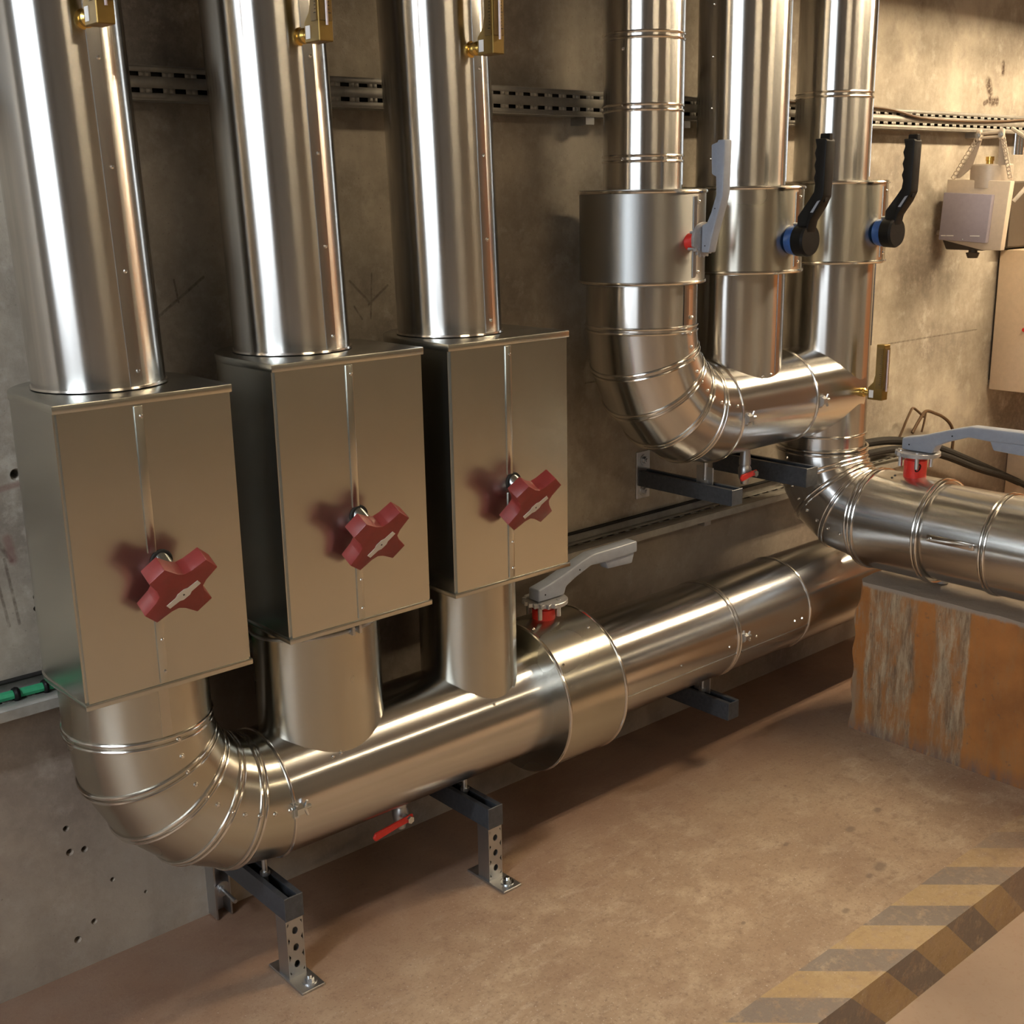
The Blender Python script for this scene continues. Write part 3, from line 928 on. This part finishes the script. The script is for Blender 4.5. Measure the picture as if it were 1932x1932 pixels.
lv4 = [o for o in bpy.data.objects if o.name.startswith('lever_valve') and o.type == 'EMPTY'][-1]
# black mark on the red neck
tc = bpy.data.curves.new('mark', 'FONT'); tc.body = '0'; tc.size = .034; tc.extrude = .0004; tc.align_x = 'CENTER'; tc.align_y = 'CENTER'; tc.shear = .3
tmp = bpy.data.objects.new('tmp', tc); COL.objects.link(tmp)
bpy.context.view_layer.update()
me = bpy.data.meshes.new_from_object(tmp.evaluated_get(bpy.context.evaluated_depsgraph_get()))
bpy.data.objects.remove(tmp)
me.materials.clear(); me.materials.append(M['black'])
mk = bpy.data.objects.new('painted_mark', me); COL.objects.link(mk)
mk.parent = lv4
dirn = V((-.80, -.60, 0))
xa = V((0, 0, 1)).cross(dirn).normalized()
mm = Matrix((xa, V((0, 0, 1)), dirn)).transposed().to_4x4()
mm.translation = dirn * .0325 + V((0, 0, .030))
mk.matrix_local = mm

# ================================================================== PIPE SUPPORTS
def channel_arm(b, x, w_, y0, y1, zb, zt, slot0):
    """square channel along Y, open slot on top"""
    h = w_ / 2
    box(b, (x - h, y1, zb), (x - h + .004, y0, zt))
    box(b, (x + h - .004, y1, zb), (x + h, y0, zt))
    box(b, (x - h + .004, y1, zb), (x + h - .004, y0, zb + .004))
    for s in (-1, 1):
        xa, xb = (x - h + .004, x - h + .012) if s < 0 else (x + h - .012, x + h - .004)
        box(b, (xa, y1, zt - .003), (xb, y0, zt))
    return b
def post(b, x, y, z0, z1, w_, hz):
    """square hollow post with round holes in its front face"""
    h = w_ / 2
    box(b, (x - h, y - h, z0), (x - h + .003, y + h, z1))
    box(b, (x + h - .003, y - h, z0), (x + h, y + h, z1))
    box(b, (x - h + .003, y + h - .003, z0), (x + h - .003, y + h, z1))
    # front face with holes: ring of faces around each hole
    xa, xb = x - h + .003, x + h - .003
    yy = y - h
    edges = [z0] + [v for q in hz for v in (q - .02, q + .02)] + [z1]
    for i in range(0, len(edges), 2):
        box(b, (xa, yy, edges[i]), (xb, yy + .003, edges[i + 1]))
    n = 16
    for q in hz:
        inner, outer, inner2 = [], [], []
        for k in range(n):
            a = 2 * PI * (k + .5) / n
            c_, s_ = math.cos(a), math.sin(a)
            sc_ = min((xb - x) / max(abs(c_), 1e-6), .02 / max(abs(s_), 1e-6))
            outer.append(b.verts.new((x + c_ * sc_, yy, q + s_ * sc_)))
            inner.append(b.verts.new((x + c_ * .0068, yy, q + s_ * .0085)))
            inner2.append(b.verts.new((x + c_ * .0068, yy + .003, q + s_ * .0085)))
        for k in range(n):
            k2 = (k + 1) % n
            b.faces.new((outer[k], outer[k2], inner[k2], inner[k]))
            b.faces.new((inner[k], inner[k2], inner2[k2], inner2[k]))
    return b
def floor_stand(x, label, wallrail):
    th = thing('pipe_stand', label, 'bracket', (x, -.325, 0), 'grey channel stands under the header pipe')
    obj('post', post(new(), x, -.3255, .006, .146, .041, (.035, .075, .115)), 'zinc', th)
    b = box(new(), (x - .026, -.405, 0), (x + .030, -.268, .006), .001, 1)
    obj('base_plate', b, 'zinc', th)
    b = bolt(new(), (x + .008, -.378, .006), (0, 0, 1), .010)
    obj('anchor_bolt', b, 'zinc_bright' if not wallrail else 'zinc', th)
    obj('arm', channel_arm(new(), x, .044, -.002 if not wallrail else -.04, -.347, .146, .197, 0), 'strut', th)
    b = box(new(), (x - .0225, -.350, .144), (x + .0225, -.346, .198), .001, 1)
    obj('end_cap', b, 'strut', th)
    b = cyl(new(), (x, -.235, .15), (x, -.235, ZH - RH + .001), .006, n=12)
    hexnut(b, (x, -.235, .197), (0, 0, 1), .011, .009)
    obj('threaded_rod', b, 'zinc', th)
    if wallrail:
        b = new()
        h = .0205
        box(b, (x - .028, -.041, .004), (x - .024, 0, .20))
        box(b, (x + .008, -.041, .004), (x + .012, 0, .20))
        box(b, (x - .024, -.004, .004), (x + .008, 0, .20))
        obj('wall_rail', b, 'zinc', th)
        b = lathe(new(), (x - .008, -.036, .075), (0, -1, 0), [(0, .019), (.004, .019), (.0041, .010), (.012, .010)], n=20)
        cyl(b, (x - .008, -.046, .075), (x - .008, -.10, .071), .005, n=10)
        obj('rail_bolt', b, 'zinc', th)
    return th
floor_stand(1.101, 'grey channel stand on perforated post, under the elbow end of the header', True)
floor_stand(1.654, 'grey channel stand on perforated post, under the middle of the header', False)
def wall_arm(x, y1, zb, zt, label, plates, rodz, w_=.046, grp='dark channel arms on the wall'):
    th = thing('pipe_bracket', label, 'bracket', (x, 0, zb), grp)
    obj('arm', channel_arm(new(), x, w_, -.003, y1, zb, zt, 0), 'strut', th)
    obj('end_cap', box(new(), (x - w_ / 2, y1 - .003, zb), (x + w_ / 2, y1, zt), .001, 1), 'strut', th)
    if plates:
        b = new()
        box(b, (x - .030, -.005, zb - .04), (x + .026, 0, zt + .055), .001, 1)
        obj('wall_plate', b, 'zinc', th)
        for zz in (zt + .03, zb - .018):
            obj('anchor_bolt', bolt(new(), (x, -.005, zz), (0, -1, 0), .010), 'zinc', th)
    if rodz:
        b = cyl(new(), (x, -.235, zb), (x, -.235, rodz), .006, n=12)
        box(b, (x - .002, -.262, zt - .002), (x + .002, -.205, zt + .045))
        hexnut(b, (x, -.235, zt), (0, 0, 1), .012, .010)
        obj('threaded_rod', b, 'zinc', th)
wall_arm(2.545, -.347, .145, .197, 'dark channel arm without post, under the far end of the header pipe', False, ZH - RH + .001)
wall_arm(2.534, -.345, .776, .820, 'dark channel arm on bolted wall plate, under the manifold elbow', True, ZM - RE + .002)
wall_arm(2.875, -.345, .770, .825, 'dark channel arm crossing behind the outlet elbow, right of the red drain', False, None, .054)

# ================================================================== DRAIN VALVES
def drain(x, y, ztop, z, L, tilt, label, dirx=-1):
    th = thing('drain_valve', label, 'valve', (x, y, z), 'small drain valves with red handles')
    b = lathe(new(), (x, y, z - .035), (0, 0, 1), [(0, .011), (.012, .013), (.014, .016), (.03, .019), (.045, .019), (.055, .014), (.056, .017), (.068, .017), (ztop - z + .04, .012)], n=20)
    obj('body', b, 'steel_dark' if tilt < 0 else 'zinc', th)
    b = new()
    cyl(b, (x, y - .018, z), (x, y - .034, z), .007, n=12)
    obj('spindle', b, 'zinc', th)
    b = prism(new(), [(.012, -.008), (.012, .008), (-L * .35, .009), (-L, .010), (-L - .006, 0), (-L, -.010), (-L * .35, -.007)], lambda p, q, ww: V((x - dirx * p, ww, z + q + p * tilt)), y - .036, y - .029, .002, 1)
    obj('handle', b, 'redneck', th)
    obj('handle_nut', hexnut(new(), (x, y - .036, z), (0, -1, 0), .009, .007), 'zinc_bright', th)
drain(1.462, -.232, ZH - RH + .001, .205, .095, .12, 'small drain valve with red handle hanging under the floor-level header')
drain(2.712, -.232, ZM - RM + .001, .822, .055, .10, 'small drain valve with red handle hanging under the upper manifold')

# ================================================================== CABLE TRAYS
def slotted(b, x0, x1, fn, t0, t1, rows, pitch, sl):
    """thin plate from x0 to x1 with rows of rectangular slots; fn(x, t) -> point"""
    n = max(1, int((x1 - x0) / pitch))
    xs = []
    for k in range(n):
        xa = x0 + k * pitch
        xs.append((xa, xa + (pitch - sl) / 2, xa + (pitch + sl) / 2, xa + pitch if k < n - 1 else x1))
    ts = [t0]
    for a, b_ in rows:
        ts += [a, b_]
    ts.append(t1)
    for i in range(len(ts) - 1):
        hole = i % 2 == 1
        if not hole:
            b.faces.new([b.verts.new(fn(*q)) for q in ((x0, ts[i]), (x1, ts[i]), (x1, ts[i + 1]), (x0, ts[i + 1]))])
        else:
            for xa, xb, xc_, xd in xs:
                for p, q in ((xa, xb), (xc_, xd)):
                    b.faces.new([b.verts.new(fn(*w_)) for w_ in ((p, ts[i]), (q, ts[i]), (q, ts[i + 1]), (p, ts[i + 1]))])
    return b
def tray_upper(x0, x1, label):
    th = thing('cable_tray', label, 'cable tray', ((x0 + x1) / 2, 0, 1.79), 'slotted trays high on the wall')
    b = slotted(new(), x0, x1, lambda x, t: V((x, -.06, t)), 1.790, 1.850, [(1.801, 1.810), (1.831, 1.839)], .0475, .023)
    o = obj('front_plate', b, 'tray', th)
    o.modifiers.new('thickness', 'SOLIDIFY').thickness = .0015
    b = box(new(), (x0, -.060, 1.7885), (x1, -.001, 1.790))
    obj('bottom_plate', b, 'tray', th)
    b = box(new(), (x0, -.060, 1.8495), (x1, -.048, 1.851))
    obj('top_lip', b, 'tray', th)
    for xx in [x0 + .25 + k * .8 for k in range(int((x1 - x0 - .2) / .8) + 1)]:
        obj('wall_bracket', box(new(), (xx, -.055, 1.770), (xx + .03, 0, 1.788)), 'zinc', th)
    return th
tray_upper(-.4, 2.355, 'slotted cable tray high on the wall, behind the three left risers')
tray_upper(2.372, 4.98, 'slotted cable tray high on the wall, right of the fourth riser')
th = thing('cable_tray', 'low slotted cable tray along the wall behind the valve boxes', 'cable tray', (1.6, 0, .655))
b = slotted(new(), -.6, 3.9, lambda x, t: V((x, t, .66)), -.084, -.002, [(-.036, -.025)], .0475, .030)
o = obj('tray_plate', b, 'tray', th); o.modifiers.new('thickness', 'SOLIDIFY').thickness = .0015
obj('front_lip', box(new(), (-.6, -.086, .642), (3.9, -.084, .662)), 'tray', th)
obj('bottom_plate', box(new(), (-.6, -.084, .641), (3.9, -.002, .643)), 'tray', th)  # plate added to close the tray so its slots fall dark
obj('back_lip', box(new(), (-.6, -.003, .643), (3.9, -.001, .685)), 'tray', th)
for xx in (.2, 1.0, 1.9, 2.72, 3.6):
    obj('wall_bracket', box(new(), (xx, -.082, .628), (xx + .03, 0, .658)), 'zinc', th)
# cables
def cable(name, pts, R, mt, label, n=8, k=5, cat='cable'):
    return tag(obj(name, pathtube(new(), smoothpath(pts, k), R, n), mt), label, cat)
cable('green_cable', [(-.5, -.032, .672), (.2, -.034, .671), (.5, -.03, .672), (.80, -.035, .671), (1.2, -.05, .670)], .0095, 'green', 'green cable lying in the low tray, left of the first valve box')
for i, (xx, lb) in enumerate(((.700, 'black tie around the green cable, left one'), (.757, 'black tie around the green cable, next to the first valve box'))):
    b = torus(new(), (xx, -.034, .671), (1, 0, 0), .011, .004, n=20, m=6, squash=1.6 if i == 0 else 1.3)
    tag(obj('cable_tie', b, 'black'), lb, 'cable tie', 'ties on the green cable')
cable('black_cable', [(-.5, -.010, .692), (.3, -.012, .693), (.7, -.010, .692), (1.1, -.012, .692), (1.6, -.012, .690), (2.4, -.012, .688), (3.2, -.012, .69)], .005, 'black2', 'black cable on the back edge of the low tray')
cable('thick_cable', [(3.25, -.06, .735), (3.45, -.055, .745), (3.62, -.05, .745), (3.80, -.05, .728), (4.05, -.055, .672), (4.34, -.06, .570), (4.63, -.06, .462), (4.9, -.06, .36)], .015, 'black2', 'thick black cable sagging along the wall behind the outlet pipe, upper one', 10)
cable('thick_cable', [(3.25, -.10, .716), (3.45, -.095, .722), (3.62, -.09, .720), (3.80, -.09, .703), (4.05, -.095, .644), (4.32, -.10, .550), (4.63, -.10, .452), (4.9, -.1, .34)], .013, 'black2', 'thick black cable sagging along the wall behind the outlet pipe, lower one', 10)
cable('wire_loop', [(3.815, -.05, .715), (3.845, -.05, .757), (3.868, -.05, .790), (3.900, -.045, .818), (3.925, -.04, .829), (3.95, -.045, .815), (3.985, -.05, .790)], .0045, 'wire', 'brown wire loop standing out of the cables, left one')
cable('wire_loop', [(3.915, -.05, .740), (3.955, -.05, .780), (3.998, -.05, .809), (4.069, -.05, .791), (4.131, -.05, .767), (4.185, -.05, .732), (4.200, -.055, .69), (4.198, -.055, .63)], .006, 'wire', 'brown wire loop standing out of the cables, right one')
cable('loose_wire', [(3.975, -.052, .735), (3.982, -.055, .77), (4.0, -.05, .806)], .004, 'wire', 'short brown wire between the two loops')
cable('tray_wire', [(2.9, -.064, 1.853), (3.3, -.066, 1.853), (3.60, -.066, 1.848), (3.80, -.068, 1.826), (4.05, -.066, 1.822), (4.35, -.064, 1.828), (4.60, -.064, 1.840), (4.95, -.062, 1.842)], .0045, 'wire', 'thin brown wire sagging along the right slotted tray')
cable('slot_shade', [(-.38, -.035, 1.803), (1.0, -.033, 1.804), (2.3, -.035, 1.803), (3.6, -.036, 1.803), (4.95, -.034, 1.803)], .012, 'black2', 'black rod added inside the high trays to darken the slots, lower one')  # black rods inside the trays stand in for shade behind the slots
cable('slot_shade', [(-.38, -.040, 1.829), (1.0, -.041, 1.830), (2.3, -.040, 1.829), (3.6, -.041, 1.829), (4.95, -.040, 1.829)], .013, 'black2', 'black rod added inside the high trays to darken the slots, upper one')
cable('flex_cord', [(4.09, -.268, 1.55), (4.10, -.283, 1.572), (4.12, -.296, 1.60), (4.16, -.30, 1.645), (4.25, -.25, 1.73), (4.33, -.12, 1.80)], .007, 'pale_cable', 'pale cord rising from the actuator to the tray', cat='cord')
cable('black_cable', [(2.4, -.012, 1.93), (2.46, -.015, 1.925), (2.52, -.012, 1.915), (2.60, -.012, 1.905)], .006, 'black2', 'short black cable on the wall between the fourth and fifth riser, upper one', cat='cable')
cable('black_cable', [(2.38, -.012, 1.665), (2.46, -.015, 1.655), (2.52, -.012, 1.643), (2.60, -.012, 1.63)], .006, 'black2', 'short black cable on the wall between the fourth and fifth riser, lower one', cat='cable')

# ================================================================== ACTUATOR on the lit wall
XA = 4.05
ac = thing('valve_actuator', 'beige valve actuator with lavender cover and perforated yoke, on the lit wall', 'actuator', (XA + .06, -.15, 1.37))
F = lambda p, q, ww: V((XA + ww, p, q))
b = prism(new(), [(-.040, 1.627), (-.273, 1.617), (-.256, 1.386), (-.190, 1.386), (-.032, 1.42)], F, .0, .030, .003, 2)
obj('body', b, 'beige_box', ac)
b = box(new(), (XA + .030, -.205, 1.42), (XA + .13, -.05, 1.60), .004, 1)
obj('gear_housing', b, 'taupe', ac)
b = prism(new(), [(-.041, 1.583), (-.221, 1.573), (-.211, 1.411), (-.032, 1.420)], F, -.020, .002, .003, 2)
obj('cover', b, 'lav', ac)['label'] = 'lavender grey cover'
b = new()
for ya, yb in ((-.042, -.060), (-.063, -.090), (-.152, -.187)):
    box(b, (XA - .0212, yb, 1.4335), (XA - .0198, ya, 1.4365))
obj('lettering', b, 'white', ac, stuff=True)
obj('cover_screw', dome(new(), (XA - .020, -.125, 1.423), (-1, 0, 0), .003), 'zinc_bright', ac)
b = prism(new(), [(-.034, 1.42), (-.205, 1.408), (-.190, 1.384), (-.05, 1.386)], F, .004, .029, .003, 1)
obj('underside', b, 'dark_brown', ac)
b = lathe(new(), (XA + .016, -.148, 1.388), (0, 0, -1), [(0, .015), (.010, .015), (.012, .024), (.030, .017), (.0305, .001)], n=20)
obj('cable_gland', b, 'dark_brown', ac)
b = lathe(new(), (XA + .02, -.045, 1.440), (0, 1, .1), [(0, .012), (.015, .014), (.022, .010), (.040, .008)], n=14)
obj('side_nipple', b, 'taupe', ac)
b = lathe(new(), (XA + .065, -.168, 1.595), (0, 0, 1), [(0, .070), (.075, .070), (.080, .066)], n=40)
obj('top_housing', b, 'taupe', ac)
b = lathe(new(), (XA + .05, -.166, 1.673), (0, 0, 1), [(0, .012), (.012, .012), (.013, .014), (.027, .014)], n=16)
obj('nipple', b, 'brass', ac)
# perforated yoke straps: two legs and a bridge
def strap(p0, p1, wd, xx, n, nm='yoke_strap'):
    p0, p1 = V((xx, p0[0], p0[1])), V((xx, p1[0], p1[1]))
    d = (p1 - p0); L = d.length; d.normalize()
    s = V((1, 0, 0)).cross(d).normalized()
    b = new()
    hl = L / n
    for k in range(n):
        a = p0 + d * hl * k
        nn = 10
        out, inn = [], []
        for j in range(nn):
            an = 2 * PI * (j + .5) / nn
            c_, s_ = math.cos(an), math.sin(an)
            q = min((hl / 2) / max(abs(c_), 1e-6), (wd / 2) / max(abs(s_), 1e-6))
            ctr = a + d * hl / 2
            out.append(b.verts.new(ctr + d * c_ * q + s * s_ * q))
            inn.append(b.verts.new(ctr + d * c_ * hl * .36 + s * s_ * wd * .33))
        for j in range(nn):
            j2 = (j + 1) % nn
            b.faces.new((out[j], out[j2], inn[j2], inn[j]))
    o = obj(nm, b, 'beige_box', ac)
    m_ = o.modifiers.new('thickness', 'SOLIDIFY'); m_.thickness = .003
    return o
strap((-.052, 1.628), (-.140, 1.772), .016, XA + .012, 11)
strap((-.222, 1.772), (-.264, 1.626), .016, XA + .012, 12)
# side plates of the yoke, behind the straps
b = prism(new(), [(-.058, 1.63), (-.075, 1.63), (-.120, 1.665), (-.150, 1.762), (-.143, 1.775)], F, .016, .020)
obj('yoke_plate', b, 'taupe', ac)
b = prism(new(), [(-.256, 1.63), (-.240, 1.67), (-.214, 1.67), (-.212, 1.765), (-.222, 1.775)], F, .016, .020)
obj('yoke_plate', b, 'taupe', ac)
b = new()
for q in (1.762, 1.776):
    cyl(b, (XA + .012, -.140, q), (XA + .012, -.222, q + .002), .0045, n=10)
box(b, (XA + .004, -.148, 1.752), (XA + .020, -.132, 1.788), .003, 1)
box(b, (XA + .004, -.230, 1.754), (XA + .020, -.214, 1.790), .003, 1)
obj('yoke_bridge', b, 'beige_box', ac)
for ya in (-.140, -.222):
    obj('yoke_bolt', bolt(new(), (XA + .004, ya, 1.770), (-1, 0, 0), .006), 'zinc', ac)

# conduit stub under the tray, cabinets at the right edge
b = new()
for xx in (4.478, 4.500, 4.522):
    cyl(b, (xx, -.06, 1.713), (xx, -.06, 1.789), .010, n=14)
tag(obj('conduit_stub', b, 'zinc_bright'), 'short shiny conduit stub hanging under the right tray', 'conduit')
cb_ = thing('wall_cabinet', 'pale tan cabinet cut off by the right edge of the picture', 'cabinet', (4.80, 0, .825))
obj('body', box(new(), (4.525, -.300, .825), (5.15, -.012, 1.365), .004, 2), 'cab', cb_)
obj('door', box(new(), (4.530, -.318, .830), (5.145, -.300, 1.360), .003, 2), 'cab', cb_)
b = box(new(), (4.54, -.013, .86), (4.60, 0, 1.33))
obj('wall_rail', b, 'dark_brown', cb_)
b = lathe(new(), (4.525, -.1365, 1.067), (-1, 0, 0), [(0, .008), (.006, .008), (.010, .005)], n=16)
obj('indicator', b, 'redneck', cb_)['label'] = 'small red knob'
db = thing('wall_shade_panel', 'dark panel standing in for wall shade above the tan cabinet', 'box', (4.80, 0, 1.38))  # dark panel put where the wall lies in shade; no box hangs there
obj('body', box(new(), (4.49, -.05, 1.372), (5.05, -.002, 1.618), .004, 1), 'dark_brown', db)
obj('lid', box(new(), (4.495, -.056, 1.377), (5.045, -.05, 1.613), .002, 1), 'dark_brown', db)
lb = thing('floor_cabinet', 'low tan cabinet at the right edge behind the outlet pipe', 'cabinet', (5.0, -.12, 0))
obj('body', box(new(), (4.748, -.24, 0), (5.3, -.002, .575), .004, 1), 'cab', lb)
obj('door', box(new(), (4.755, -.252, .03), (5.29, -.24, .56), .003, 1), 'cab', lb)

# ================================================================== CONCRETE PLINTH
b = new()
x0, x1, y0, y1, z1 = 3.006, 3.42, -1.16, -.430, .474
b2 = bmesh.new()
bmesh.ops.create_cube(b2, size=1.0)
bmesh.ops.subdivide_edges(b2, edges=b2.edges[:], cuts=30, use_grid_fill=True)
for v in b2.verts:
    v.co = V((x0 + (v.co.x + .5) * (x1 - x0), y0 + (v.co.y + .5) * (y1 - y0), (v.co.z + .5) * z1))
from mathutils import noise as mn
for v in b2.verts:
    p = v.co
    d = V((mn.noise(p * 14), mn.noise(p * 14 + V((7, 3, 1))), mn.noise(p * 14 + V((2, 9, 4))))) * .003
    e = max(0, 1 - abs(p.y - y1) / .02) * max(0, 1 - abs(p.x - x0) / .03)
    ch = max(0, mn.noise(V((p.z * 11, 3.1, .2))) + .15) * .018 * e
    if p.z > .38:
        ch += e * (p.z - .38) * .28
    if p.z < .004: d.z = 0
    v.co = p + d + V((0, -ch, 0))
b2.loops.layers.uv.new('UVMap')
tag(obj('concrete_plinth', b2, 'plinth', smooth=60), 'orange painted concrete plinth with bare streaked bands under the outlet pipe', 'plinth')
